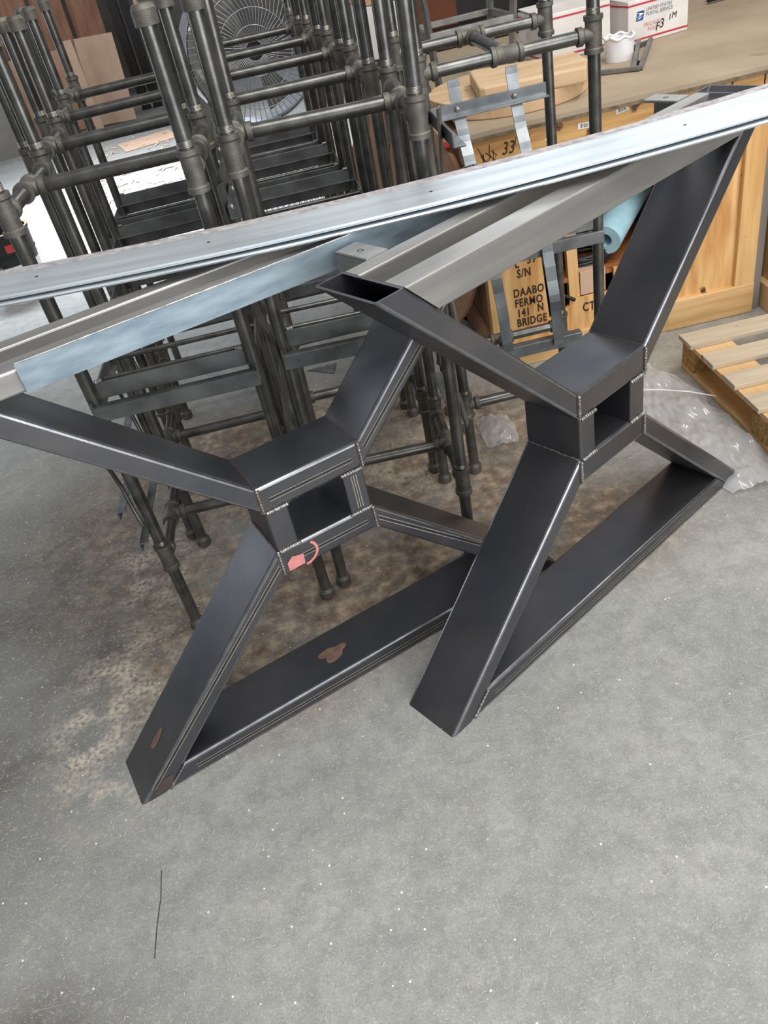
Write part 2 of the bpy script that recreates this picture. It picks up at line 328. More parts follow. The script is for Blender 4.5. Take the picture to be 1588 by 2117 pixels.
def table_base(loc, rz, label, left):
    root = empty('table_base', loc, rz, label, 'table base')
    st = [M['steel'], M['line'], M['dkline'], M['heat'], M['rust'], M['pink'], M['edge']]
    def leg_x(z): return (-Lb+CL)+(-W_+Lb-CL)*z/Z1
    ang = None
    for s_ in (-1, 1):
        m = MB()                                    # slanted upper arm, open at the top
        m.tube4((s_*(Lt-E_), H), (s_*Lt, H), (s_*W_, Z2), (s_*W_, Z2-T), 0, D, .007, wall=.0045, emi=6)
        if left and s_ > 0: mill_lines(m, (Lt-E_/2-.01, H-.03), (W_+.012, Z2-T/2+.012), off=0)
        m.build('upper_arm', st, root)
        m = MB()                                    # slanted lower leg
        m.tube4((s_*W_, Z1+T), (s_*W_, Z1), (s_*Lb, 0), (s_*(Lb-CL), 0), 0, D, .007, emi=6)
        if left: mill_lines(m, (s_*(W_+.004), Z1+T/2-.004), (s_*(Lb-CL*.55), .028))
        if s_ < 0:
            if left:
                # grinder-browned corner at the foot and a rust bloom on the outer face
                m.add([(-Lb+.03, -.0009, .008), (-Lb+CL+.01, -.0009, .008), (-Lb+CL+.022, -.0009, .045), (-Lb+.06, -.0009, .04)], [(0, 1, 2, 3)], 3)
                dx = (-W_+Lb); dz = Z1+T; u = Vector((dx, 0, dz)).normalized(); nn = Vector((-u.z, 0, u.x))
                c = Vector((-Lb, .075, 0))+u*.13
                pts = []
                for k in range(18):
                    a = 2*PI*k/18; r = 1+.10*math.sin(3*a+1); pts.append(c+u*.030*math.cos(a)*r+Vector((0, .011*math.sin(a)*r, 0))+nn*.0007)
                m.add(pts, [tuple(range(18))], 4)
        m.build('lower_leg', st, root)
    # floor beam
    xb = leg_x(TB)
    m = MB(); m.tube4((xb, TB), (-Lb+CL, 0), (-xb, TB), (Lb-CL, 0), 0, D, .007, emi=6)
    mill_lines(m, (xb+.02, TB/2-.002), (-xb-.02, TB/2-.002))
    if left:
        pts = []
        for k in range(26):
            a = 2*PI*k/26; r = 1+.22*math.sin(3*a+.6)+.12*math.sin(5*a); pts.append((-.055+.034*math.cos(a)*r, .070+.024*math.sin(a)*r, TB+.0007))
        m.add(pts, [tuple(range(26))], 4)
    m.build('floor_beam', st, root)
    # hub box
    for nm, za, zb in (('hub_top_tube', Z2, Z2-T), ('hub_bottom_tube', Z1+T, Z1)):
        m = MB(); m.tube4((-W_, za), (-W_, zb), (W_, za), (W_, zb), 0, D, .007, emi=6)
        if left: mill_lines(m, (-W_+.02, (za+zb)/2-.004), (W_-.02, (za+zb)/2-.004))
        if left and nm == 'hub_bottom_tube':
            m.add([(-W_+.012, -.0012, zb+.004), (-W_+.05, -.0012, zb+.005), (-W_+.052, -.0012, zb+.03), (-W_+.026, -.0012, zb+.038), (-W_+.012, -.0012, zb+.026)], [(0, 1, 2, 3, 4)], 5)
            arc = [Vector((-W_+.05+.035*math.cos(a), -.0012, zb+.03+.03*math.sin(a))) for a in [(-1.5+2.3*k/14) for k in range(15)]]
            m.strip(arc, .001, .006, (0, 1, 0), 5)
        m.build(nm, st, root)
    for s_ in (-1, 1):
        x0, x1 = sorted((s_*W_*.99, s_*(W_-.052)))
        m = MB(); m.box(((x0+x1)/2, D/2, (Z1+Z2)/2), (x1-x0, D, Z2-Z1-2*T+.002), .004)
        if left and s_ > 0:
            xm = (x0+x1)/2
            for q in (-.006, .0, .006): m.add([(xm+q-.001, -.0006, Z1+T+.01), (xm+q+.001, -.0006, Z1+T+.01), (xm+q+.001, -.0006, Z2-T-.01), (xm+q-.001, -.0006, Z2-T-.01)], [(0, 1, 2, 3)], 1)
        m.build('hub_post', st, root)
    # weld beads on the front and over the top seams
    for s_ in (-1, 1):
        for z0, z1 in ((Z2-T, Z2), (Z1, Z1+T)):
            m = MB(); bead(m, [(s_*W_, -.0015, z0+.002), (s_*W_, -.0015, z1-.002)], .0035)
            m.add([(s_*W_-.006, -.0008, z0+.002), (s_*W_+.006, -.0008, z0+.002), (s_*W_+.006, -.0008, z1-.003), (s_*W_-.006, -.0008, z1-.003)], [(0, 1, 2, 3)], 1)
            m.build('weld_seam', [M['bare'], M['heat']], root)
        for z in (Z2-T, Z1+T):
            m = MB(); bead(m, [(s_*(W_-.004), -.002, z), (s_*(W_-.055), -.002, z)], .0042); m.build('weld_seam', M['bare'], root)
        m = MB(); bead(m, [(s_*W_, .004, Z2-.0005), (s_*W_, D-.004, Z2-.0005)], .0022); m.build('weld_seam', M['heat'], root)
        m = MB(); bead(m, [(s_*W_, .004, Z1+T), (s_*W_, D-.004, Z1+T)], .003); m.build('weld_seam', M['bare' if not left else 'heat'], root)
    m = MB(); bead(m, [(leg_x(TB), -.0012, TB), (-Lb+CL, -.0012, .003)], .0028); m.build('weld_seam', M['bare'], root)
    # two top rails of rectangular tube, mitred against the arms
    rail = M['railst']
    kx = (Lt-E_-W_)/(H-Z2)          # slope of the inner edge of the arm
    def xin(z): return -(W_+(z-Z2)*kx)
    for y0, y1, hh in ((.001, .054, .041 if left else .064), (.113, .1515, .041 if left else .064)):
        m = MB(); m.tube4((xin(H)+.001, H), (xin(H-hh)+.001, H-hh), (-xin(H)-.001, H), (-xin(H-hh)-.001, H-hh), y0, y1, .0045)
        for q in range(2):
            m.lathe((-.25+q*.55+y0, (y0+y1)/2, H), (0, 0, 1), [(.0002, .003), (.0004, 0)], 8, 1)
        m.build('top_rail', [rail, M['bare']], root)
    # angle brackets sticking out behind for bolting down a top
    for s_, xa in ((-1, -.465), (1, .455)):
        if left and s_ > 0: continue
        m = MB(); m.box((xa+.025, D+.045, H-.003), (.05, .088, .006), .002)
        m.box((xa+(.003 if s_ < 0 else .047), D+.045, H-.026), (.006, .088, .05), .002)
        m.lathe((xa+.024, D+.045, H), (0, 0, 1), [(.0003, .0062), (.0005, .0044)], 16, 1)
        m.build('mount_bracket', [M['railst'], M['dkline']], root)
    return root
baseR = table_base((.5407, 1.4522, 0), math.radians(33.77), 'dark steel X-shaped table base on the right, nearest the wooden pallet', False)
baseL = table_base((-.1296, 1.3625, 0), math.radians(22.49), 'dark steel X-shaped table base on the left, with pink marker paint on its hub', True)

# blue-grey flat bar clamped along the front of the left base's top
c, s = math.cos(math.radians(22.49)), math.sin(math.radians(22.49))
bb = MB(); pl = []
N_ = 24
def lw(x, y, z): return Vector((-.1296+x*c-y*s, 1.3625+x*s+y*c, z))
vs = []
for i in range(N_+1):
    x = -.412+(.455+.412)*i/N_
    for y, z in ((-.002, 1.004), (-.0085, 1.0045), (-.0085, 1.0535), (-.002, 1.054)): vs.append(lw(x, y, z))
fs = [(0, 1, 2, 3), tuple(len(vs)-4+i for i in (3, 2, 1, 0))]
for i in range(N_):
    for k in range(4): fs.append((4*i+k, 4*i+4+k, 4*i+4+(k+1) % 4, 4*i+(k+1) % 4))
bb.add(vs, fs)
pts = [lw(-.41+.865*i/60, -.005, 1.0542) for i in range(61)]
bb.tube(pts, [.0014+random.uniform(0, .0012) for _ in pts], 6, True, 1)
tag(bb.build('steel_flat_bar', [M['blue'], M['bare']]), 'blue-grey flat steel bar lying along the top front edge of the left table base', 'steel bar')

# two stacked wide pale steel plates lying across both bases
def plate(z0, y0, y1, th, name, label, edge=None):
    m = MB(); n = 48; rows = []
    for i in range(n+1):
        x = -1.0+2.3*i/n; z = z0+.020*((x-.12)/.75)**2
        yy0 = y0+.01*x; yy1 = y1+.02*x
        rows.append([(x, yy0, z), (x, yy0-.0015, z+th/2), (x, yy0, z+th), (x, yy1-.030, z+th), (x, yy1, z+th), (x, yy1, z)])
    vs = [p for r in rows for p in r]; K = 6
    for i in range(n):
        for k in range(K):
            m.add([rows[i][k], rows[i+1][k], rows[i+1][(k+1) % K], rows[i][(k+1) % K]], [(0, 1, 2, 3)], 1 if (k == 3 and edge) else 0)
    m.add(rows[0], [tuple(range(K))]); m.add(rows[-1], [tuple(range(K))])
    if edge:
        for x in (-.52, -.2, .22, .70):
            z = z0+.020*((x-.12)/.75)**2+th+.0004
            m.lathe((x, (y0+y1)/2-.01, z), (0, 0, 1), [(0, .0035), (.0002, 0)], 10, 2)
    bm_o = m.build(name, [M['galv'], M['scale'], M['dkline']])
    return tag(bm_o, label, 'steel plate', 'long pale steel plates')
plate(1.0560, 1.432, 1.588, .006, 'steel_plate', 'lower of two long pale steel plates stacked across the table bases')
plate(1.0665, 1.437, 1.590, .007, 'steel_plate', 'upper of two long pale steel plates stacked across the table bases', True)

# ------------------------------------------------------------------ pipe stools
def fitting(c, axis, branch=None, ln=.080, r=.0198, blen=.033, n=18):
    """threaded tee / coupling with rimmed ends"""
    m = MB(); a = Vector(axis).normalized(); o = Vector(c); h = ln/2; rim = r+.003
    m.lathe(o-a*h, a, [(0, r-.008), (0, rim), (.010, rim), (.013, r), (ln-.013, r), (ln-.010, rim), (ln, rim), (ln, r-.008)], n)
    if branch is not None:
        b = Vector(branch).normalized()
        for bb_ in ([b] if not isinstance(branch, list) else branch):
            m.lathe(o+bb_*.008, bb_, [(0, r*.95), (blen-.016, r*.82), (blen-.012, rim*.92), (blen, rim*.92), (blen, r-.01)], n)
    return m
def pipe(a, b, r, thr=.018):
    m = MB(); a = Vector(a); b = Vector(b); m.tube([a, b], r, 20)
    return m
def stool(name, loc, rz, sx, sy, lean, label, group, za=1.052, tilt=0.):
    root = empty(name, loc, rz, label, 'stool frame', group)
    rp = .0155; rc = .0152; ZL, ZH, ZT = (.27 if lean < .05 else .25), 1.165, 1.445
    for ix in (-1, 1):
        for iy in (-1, 1):
            x, y = ix*sx, iy*sy
            leg = pipe((x, y, .012), (x, y, ZT-.01), rp)
            for zf in (ZL, ZH):
                for k in range(5): leg.lathe((x, y, zf+.043+k*.0024), (0, 0, 1), [(0, rp+.0002), (.0012, rp+.0009), (.0024, rp+.0002)], 18, 1)
            lg = leg.build('leg', [M['pipe'], M['thread']], root)
            for zf in (ZL, ZH):
                fitting((x, y, zf), (0, 0, 1), (0, -iy, 0)).build('tee_fitting', M['cast'], lg)
            mcap = MB(); mcap.lathe((x, y, 0), (0, 0, 1), [(0, 0), (0, .017), (.006, .0218), (.026, .0218), (.030, .019), (.036, rp)], 18); mcap.build('foot_cap', M['cast'], lg)
            mcap = MB(); mcap.lathe((x, y, ZT-.034), (0, 0, 1), [(0, rp), (.001, .0222), (.026, .0222), (.034, .018), (.036, 0)], 18); mcap.build('end_cap', M['cast'], lg)
    for zf in (ZL, ZH):
        for ix in (-1, 1):
            rl = pipe((ix*sx, -sy+.03, zf), (ix*sx, sy-.03, zf), rc).build('side_rail', M['pipe'], root)
            fitting((ix*sx, 0, zf), (0, 1, 0), (-ix, 0, 0), .076, .0192).build('tee_fitting', M['cast'], rl)
        pipe((-sx+.035, 0, zf), (sx-.035, 0, zf), rc).build('cross_rail', M['pipe'], root)
    # seat frame: two levels of angle iron front and back, flat side plates
    zs = .70 if lean < .05 else .668; ex = sx+.004; ey = sy+.026
    m = MB()
    if lean > .05:
        ey = sy+.012
        m.box((ex+.012, 0, zs+.012), (.005, 2*ey, .032), .0012); m.box((ex+.003, 0, zs+.027), (.018, 2*ey, .004), .001)
    for q in (-1, 1):
        m.box((0, q*(ey), zs+.018), (2*ex, .005, .036), .0012); m.box((0, q*(ey-.010), zs+.0345), (2*ex, .018, .004), .001)
        m.box((0, q*(ey-.030), zs+.062), (2*ex-.01, .005, .040), .0012); m.box((0, q*(ey-.038), zs+.044), (2*ex-.01, .014, .004), .001)
        m.box((q*ex, 0, zs+(.030 if lean < .05 else .052)), (.005, 2*ey-.004, .036), .0012); m.box((q*(ex-.008), 0, zs+.012), (.014, 2*ey-.02, .004), .001)
    m.build('seat_frame', M['angle'], root)
    for yy in (-.055, .055):
        MB().tube([(-ex+.004, yy, zs+.03), (ex-.004, yy, zs+.03)], .0068, 10).build('seat_rod', M['pipe'], root)
    # weld blobs at the seat corners
    m = MB()
    for ix in (-1, 1):
        for iy in (-1, 1):
            bead(m, [(ix*(ex-.02), iy*(ey-.03), zs+.083), (ix*(ex-.036), iy*(ey-.034), zs+.084)], .005, n=8)
    m.build('corner_weld', M['bare'], root)
    # two curved flat back bars on the +x side
    off = sx+.034
    if lean > .05: prof = [(.40, .0), (.46, .006), (.54, .012), (.62, .004), (.70, -.004), (.78, -.02), (.86, -.38*lean), (.93, -.68*lean), (.99, -.86*lean), (1.05, -.97*lean), (1.12, -lean)]
    else: prof = [(.36, .014), (.42, .006), (.50, -.012), (.58, -.004), (.66, .016), (.74, .010), (.82, -.008), (.90, -lean*.3), (1.0, -lean*.8), (za+.05, -lean)]
    top = prof[-1][1]
    for yy in (-.072, .078):
        path = []
        for i in range(len(prof)-1):
            for k in range(4):
                t = k/4; t2 = t*t*(3-2*t); z = prof[i][0]*(1-t)+prof[i+1][0]*t; path.append((off+prof[i][1]*(1-t2)+prof[i+1][1]*t2, yy-.042*(z-.4)/.7*(lean > .05), z))
        path.append((off+top, yy-.042*(lean > .05), prof[-1][0]))
        wd_ = (0, 1, 0) if lean > .05 else (.35, .94, 0)
        b_ = MB().strip(path, .030, .005, wd_).build('back_bar', M['flat'] if lean > .05 else M['angle'], root)
        k = MB(); k.lathe((off+top+.010, yy-.042*(lean > .05), za), (1, 0, 0), [(0, .0075), (.004, .006), (.006, .0)], 12); k.build('bolt', M['bare'], b_)
    m = MB(); xa = off+top+.004; yc = -.042*(lean > .05)+.02*(lean == .004); ln_ = .26 if lean == .004 else .325
    m.box((xa+.003, yc, za), (.004, ln_, .030), .001); m.box((xa+.016, yc, za-.014), (.028, ln_, .004), .001)
    m.build('back_angle', M['flat'], root)
    m = MB(); m.box((off-.008, 0, .40), (.004, .30, .034), .001); m.box((off-.020, 0, .416), (.026, .30, .004), .001); m.build('lower_angle', M['angle'], root)
    # short angle irons and a curved rod on the -x side
    for x_, y0_, y1_, z_ in () if lean != .004 else ((-sx-.018, -sy-.068, .06, .372), (-sx-.055, -sy-.010, .10, .440)):
        m = MB(); m.box((x_, (y0_+y1_)/2, z_), (.022, y1_-y0_, .004), .001); m.box((x_-.010, (y0_+y1_)/2, z_-.011), (.004, y1_-y0_, .024), .001); m.build('side_angle', M['flat'], root)
    if lean == .004: MB().tube([(-sx-.03, -sy-.030, .60), (-sx-.03, -sy+.0, .51), (-sx-.02, -sy-.02, .45), (-sx-.012, -sy-.03, .40)], .0055, 8).build('side_rod', M['pipe'], root)
    root.rotation_euler.y = tilt
    return root
gL = 'pipe stool frames in the left row'; gM = 'pipe stool frames in the middle row'
proto = stool('pipe_stool', (-.395, 1.865, 0), 0, .187, .187, .004, 'black pipe stool frame at the front of the left row, beside the left table base', gL)
for x, y, rz, lb in ((-.437, 2.30, .02, 'black pipe stool frame second from the front in the left row'),
                     (-.497, 2.742, .03, 'black pipe stool frame third from the front in the left row'),
                     (-.545, 3.185, .03, 'black pipe stool frame at the far end of the left row')):
    o = copy_tree(proto); o.location = (x, y, 0); o.rotation_euler.z = rz; o['label'] = lb
protoM = stool('pipe_stool', (.030, 1.900, 0), 0, .187, .190, -.030, 'black pipe stool frame at the front of the middle row, behind the left base hub', gM, 1.10, .024)
for x, y, rz, lb in ((.006, 2.345, .02, 'black pipe stool frame second from the front in the middle row'),
                     (-.022, 2.79, .03, 'black pipe stool frame third from the front in the middle row'),
                     (-.058, 3.24, .04, 'black pipe stool frame fourth from the front in the middle row'),
                     (-.102, 3.68, .04, 'black pipe stool frame at the far end of the middle row, before the fan')):
    o = copy_tree(protoM); o.location = (x, y, 0); o.rotation_euler.z = rz; o.rotation_euler.y = .012; o['label'] = lb
stool('pipe_stool', (.532, 2.292, 0), -PI/2, .190, .212, .14, 'black pipe stool frame standing alone in front of the wooden crate bench', None)

# ------------------------------------------------------------------ crate bench on the right
YF = 2.72
bench = empty('crate_bench', (1.6, YF, 0), 0, 'long crate-wood workbench with plywood top along the right', 'workbench')
def P(mb, name, mt): 
    o = mb.build(name, mt, bench); o.location = (-1.6, -YF, 0); return o
m = MB()
edge = [(.535+i*.1, YF-.012-random.uniform(0, .008)) for i in range(26)]
m.prism(edge+[(3.05, 4.36), (.60, 4.36), (.575, 3.6)], .848, .862, 'z')
P(m, 'bench_top', [M['btop']])
m = MB(); m.prism([(x, y-.003-random.uniform(0, .004)) for x, y in edge]+[(3.03, YF+.01), (.56, YF+.01)], .838, .8478, 'z'); P(m, 'top_underlay', M['bedge'])
m = MB(); m.box((1.79, YF+.02, .790), (2.49, .04, .094), .003); P(m, 'apron', M['apron'])
m = MB(); m.box((1.79, YF+.035, .722), (2.49, .04, .04), .003); P(m, 'under_rail', M['redwood'])
# splits between apron planks
for x in (1.42, 1.53, 1.66):
    m = MB(); m.box((x, YF-.0005, .79), (.004, .003, .09)); P(m, 'plank_joint', M['ink'])
# stencilled front panel with a rough cut-out
m = MB(); pan = [(.555, .05), (1.24, .05), (1.24, .30), (1.02, .30), (1.02, .215), (.852, .215), (.850, .195), (.772, .16), (.762, .30), (.752, .44), (.75, .70), (.555, .70)]
m.prism(pan, YF, YF+.012); P(m, 'stencilled_panel', M['ply'])
m = MB(); m.box((.575, YF+.02, .36), (.045, .05, .70), .003); P(m, 'corner_post', M['pinev'])
m = MB(); m.prism([(YF+.04, .0), (4.34, .0), (4.34, .838), (YF+.04, .838)], .566, .580, 'x'); P(m, 'end_panel', M['oldply'])
for z in (.775, .06):
    m = MB(); m.box((.556, YF+.85, z), (.022, 1.6, .10), .002); P(m, 'end_rail', M['card'])
m = MB(); m.box((.89, YF-.004, .045), (.72, .022, .09), .003); P(m, 'bottom_rail', M['pine'])
m = MB(); m.box((.872, YF+.03, .37), (.04, .03, .33), .002, Matrix.Rotation(-.03, 3, 'Y')); P(m, 'inner_stile', M['pinev'])
m = MB(); m.box((1.40, YF+.012, .37), (.36, .012, .70)); P(m, 'plywood_panel', M['ply'])
m = MB(); m.box((1.518, YF, .41), (.076, .03, .59), .003); P(m, 'stile', M['pinev'])
m = MB(); m.box((1.39, YF-.002, .06), (.335, .03, .118), .003); P(m, 'bottom_rail', M['pine'])
m = MB(); m.box((1.235, YF+.01, .40), (.06, .03, .60), .003); P(m, 'stile', M['pinev'])
# return side of the next crate coming forward
m = MB(); m.box((1.64, YF-.05, .41), (.022, .30, .82), .002, None); P(m, 'side_panel', M['ply'])
m = MB(); m.box((1.615, YF-.075, .05), (.028, .27, .10), .003); P(m, 'side_rail', M['palletx'])
m = MB(); m.box((1.57, YF+.01, .40), (.04, .02, .80)); P(m, 'filler_strip', M['wall'])
# inside: shelf, back
m = MB(); m.box((1.03, YF+.26, .285), (.46, .48, .018)); P(m, 'lower_shelf', M['redwood'])
m = MB(); m.box((1.05, YF+.42, .50), (.5, .02, .10)); P(m, 'shelf_board', M['pine'])
m = MB(); m.box((1.03, YF+.52, .35), (1.0, .02, .70)); P(m, 'back_panel', M['dark'])
# stencil lettering on the panel
def word(t, x, z, sz, nm, sh=0., kx=1., bold=0., sp=1.):
    v, fc = letters(t, sz, .0004, (0, 0, 0), (1, 0, 0), (0, 0, 1), shear=sh, bold=bold, spacing=sp)
    tx = MB(); tx.add([(x+p.x*kx, YF-.0016+p.y, z+p.z) for p in v], fc); P(tx, nm, M['ink'])
for t, x, z, sz in (('L', .657, .385, .044), ('39', .702, .392, .044), ('S/N', .662, .347, .044), ('DAABO', .643, .276, .043), ('FERMO', .645, .236, .043), ('141', .650, .196, .043), ('N', .728, .202, .043), ('BRIDGE', .647, .158, .043), ('CT', .899, .158, .048)):
    word(t, x, z, sz, 'stencil_lettering', kx=.72, bold=.0008, sp=1.12)
for t, x, z, sz in (('33', .645, .775, .055), ('14', .715, .795, .034), ('|', .690, .80, .03)): word(t, x, z, sz, 'handwritten_mark', .3, .8)
random.seed(5)
for k in range(9):
    x = .568+.006*k+random.uniform(-.004, .004); m = MB(); m.strip([(x, YF-.0016, .80+random.uniform(-.01, .02)), (x+random.uniform(-.012, .02), YF-.0016, .78), (x+random.uniform(-.01, .02), YF-.0016, .762+random.uniform(-.01, .01))], .0022, .0006, (1, 0, .2)); P(m, 'pen_scribble', M['ink'])
for x, z, an in ((.812, .800, -.9), (.925, .806, .05), (1.052, .828, -.15)):
    R = Matrix.Rotation(an, 3, 'Y'); m = MB(); m.box((x, YF-.0008, z), (.042, .0012, .018), 0, R)
    for k in range(7):
        p = R @ Vector((-.013+k*.0044, 0, 0)); m.box((x+p.x, YF-.0017, z+p.z), (.0022 if k % 2 else .0013, .0006, .012), 0, R, 1)
    P(m, 'barcode_sticker', [M['label'], M['ink']])

# things in the crate opening
m = MB(); m.lathe((1.010, YF+.06, .385), (.85, 1, .30), [(0, .026), (0, .058), (.36, .058), (.36, 0)], 28); m.lathe((1.010, YF+.06, .385), (.85, 1, .30), [(.0, .026), (.2, .026), (.2, 0)], 28)
tag(m.build('foam_roll', M['foam']), 'pale blue foam roll lying in the opening of the crate bench', 'roll')
m = MB(); pts = []
for k in range(90):
    a = k*.35; pts.append((.955+.10*math.cos(a)+.01*math.sin(k), YF+.13+.075*math.sin(a), .304+.00042*k+.004*math.sin(a*2.3)))
m.tube(pts, .007, 8); tag(m.build('power_cable', M['black']), 'black power cable coiled under the blue foam roll', 'cable')
g = empty('angle_grinder', (.87, YF+.12, .295), 0, 'black and red power tool beside the blue foam roll', 'power tool')
MB().lathe((-.02, 0, .095), (1, .3, -.1), [(0, 0), (0, .035), (.05, .04), (.10, .036), (.12, .0)], 16).build('body', M['black'], g)
MB().lathe((-.05, .01, .14), (1, .1, .2), [(0, 0), (0, .022), (.07, .026), (.08, 0)], 14).build('handle', M['redpl'], g)
m = MB(); m.box((.945, YF+.035, .262), (.095, .05, .088), .002); tag(m.build('small_carton', M['card2']), 'small tan carton standing in the opening just above the stencilled CT', 'box')
m = MB(); m.lathe((.77, YF+.10, .45), (.05, -.1, -1), [(0, 0), (0, .028), (.11, .03), (.16, .02), (.17, 0)], 14); m.tube([(.79, YF+.06, .30), (.83, YF+.01, .235), (.87, YF-.01, .215)], .007, 8); m.lathe((.79, YF+.05, .335), (1, -.6, 0), [(0, .016), (0, .022), (.01, .022), (.01, .0)], 16)
tag(m.build('clamp_tool', M['dark']), 'dark clamp hanging in the opening right of the stencilled lettering', 'tool')

# ------------------------------------------------------------------ on the bench
def slab(name, cx, cy, z, rx, ry, th, cut, label):
    poly = []
    for k in range(40):
        a = 2*PI*k/40; x = rx*math.cos(a); y = ry*math.sin(a)
        y = max(y, -cut); poly.append((cx+x*(1+.02*math.sin(3*a)), cy+y))
    m = MB(); m.prism(poly, z, z+th, 'z'); o = m.build(name, M['slab']); bv = o.modifiers.new('b', 'BEVEL'); bv.width = .004; bv.segments = 2; bv.limit_method = 'ANGLE'
    return tag(o, label, 'wood slab', 'wood slabs on the bench')
slab('wood_slab', .78, 3.10, .8625, .285, .30, .050, .5, 'lower round wooden slab lying on the bench edge')
m = MB(); m.prism([(.622, 2.862), (.640, 2.850), (.966, 2.800), (1.012, 2.92), (1.022, 3.09), (.937, 3.09), (.68, 3.175), (.660, 3.165)], .9128, .9600, 'z'); o = m.build('wood_slab', M['slab']); bv = o.modifiers.new('b', 'BEVEL'); bv.width = .007; bv.segments = 2; bv.limit_method = 'ANGLE'
tag(o, 'upper square-cut wooden slab stacked on the round one', 'wood slab', 'wood slabs on the bench')
def mailbox(cx, cy, rz, wd, dp, ht, label, text):
    r = empty('mailing_box', (cx, cy, .8625), rz, label, 'box', 'white mailing boxes on the bench')
    m = MB(); m.box((wd/2, dp/2, ht/2), (wd, dp, ht), .004); m.build('carton', M['carton'], r)
    for z in (.016, ht-.016):
        m = MB(); m.box((wd/2, dp/2, z), (wd+.0024, dp+.0024, .006)); m.build('printed_stripe', M['red'], r)
    m = MB(); m.box((wd*.45, dp*.5, ht+.004), (wd*.9, dp*.9, .004), 0, Matrix.Rotation(.06, 3, 'X')); m.build('lid_flap', M['carton'], r)
    if text:
        m = MB(); v, fc = letters('UNITED STATES', .0165, .0003, (.078, -.0012, ht-.045), (1, 0, 0), (0, 0, 1), shear=.15); m.add(v, fc)
        v, fc = letters('POSTAL SERVICE', .0165, .0003, (.078, -.0012, ht-.061), (1, 0, 0), (0, 0, 1), shear=.15); m.add(v, fc); m.build('printed_name', M['grey'], r)
        m = MB(); m.prism([(.034, ht-.072), (.066, ht-.072), (.072, ht-.040), (.040, ht-.040)], -.0012, -.0004)
        m.prism([(.038, ht-.061), (.056, ht-.055), (.068, ht-.050), (.058, ht-.047), (.041, ht-.046), (.052, ht-.052)], -.0018, -.0012, mi=1)
        m.prism([(.040, ht-.068), (.050, ht-.066), (.062, ht-.058), (.052, ht-.060)], -.0018, -.0012, mi=1); m.build('eagle_emblem', [M['bluep'], M['white']], r)
        m = MB()
        for t, x, z in (('PRIORITY', .07, ht-.098), ('MAIL', .088, ht-.115)):
            v, fc = letters(t, .020, .0003, (x, -.0012, z), (1, 0, 0), (0, 0, 1)); m.add(v, fc)
        m.build('printed_service', M['pinkp'], r)
        m = MB()
        for t, x, z, sz in (('F', .122, ht-.122, .042), ('3', .140, ht-.116, .044), ('1', .18, ht-.098, .03), ('M', .196, ht-.094, .03)):
            v, fc = letters(t, sz, .0003, (x, -.0016, z), (1, 0, 0), (0, 0, 1), shear=.2); m.add(v, fc)
        m.build('scrawled_mark', M['ink'], r)
    return r
mailbox(1.362, 3.455, .22, .275, .26, .152, 'white mailing box with blue eagle emblem and postal lettering, right of the other box', True)
mailbox(1.035, 3.50, .10, .285, .26, .165, 'white mailing box with torn lid and red stripes behind the stool post', False)
g = empty('tape_roll', (1.255, 3.27, .8625), 0, 'white plastic reel with torn white lining on the bench', 'reel')
MB().lathe((0, 0, 0), (0, 0, 1), [(0, 0), (0, .050), (.075, .055), (.075, .046), (.01, .042), (.01, 0)], 28).build('drum', M['white'], g)
m = MB(); pts = [(.054*math.cos(a)*(1+.05*math.sin(5*a)), .054*math.sin(a)*(1+.05*math.sin(5*a)), .078+.004*math.sin(7*a)) for a in [2*PI*k/40 for k in range(41)]]
m.tube(pts, .005, 6); m.build('torn_lining', M['label'], g)
m = MB(); z = .872
for a, b in (((1.10, 3.10, z), (1.235, 3.02, z)), ((1.235, 3.02, z), (1.43, 3.40, z+.01)), ((1.215, 3.03, z), (1.39, 3.42, z+.01)), ((1.31, 3.36, z), (1.43, 3.42, z))): m.bar(a, b, .016, .014, .002)
tag(m.build('flat_metal_frame', M['tubest']), 'small triangular metal frame lying on the bench beside the white reel', 'metal frame')
m = MB(); m.lathe((1.265, 3.12, .8625), (0, 0, 1), [(0, 0), (0, .011), (.012, .011), (.016, 0)], 12); tag(m.build('metal_nut', M['dark']), 'small dark nut lying between the white reel and the metal frame', 'nut')
m = MB(); pts = [(1.92+.10*k, 3.95+.04*math.sin(k*.8)-.02*k, .880+.006*math.sin(k)) for k in range(12)]; m.tube(pts, .012, 10); pts = [(1.95+.10*k, 4.02-.045*k, .878) for k in range(9)]; m.tube(pts, .012, 10)
tag(m.build('rubber_hose', M['black']), 'dark rubber hose lying along the back of the bench', 'hose')
# upturned square-tube stool frame standing behind the slabs
g = empty('steel_stool_frame', (.73, 3.55, .8625), .05, 'grey square-tube stool frame standing on the bench behind the wooden slabs', 'stool frame')
for ix in (-1, 1):
    for iy in (-1, 1):
        MB().bar((ix*.145, iy*.13, 0), (ix*.20, iy*.18, .62), .022, .022, .002).build('leg', M['tubest'], g)
for iy in (-1, 1): MB().bar((-.165, iy*.148, .20), (.165, iy*.148, .20), .022, .022, .002).build('rail', M['tubest'], g)
for ix in (-1, 1): MB().bar((ix*.165, -.148, .20), (ix*.165, .148, .20), .022, .022, .002).build('rail', M['tubest'], g)

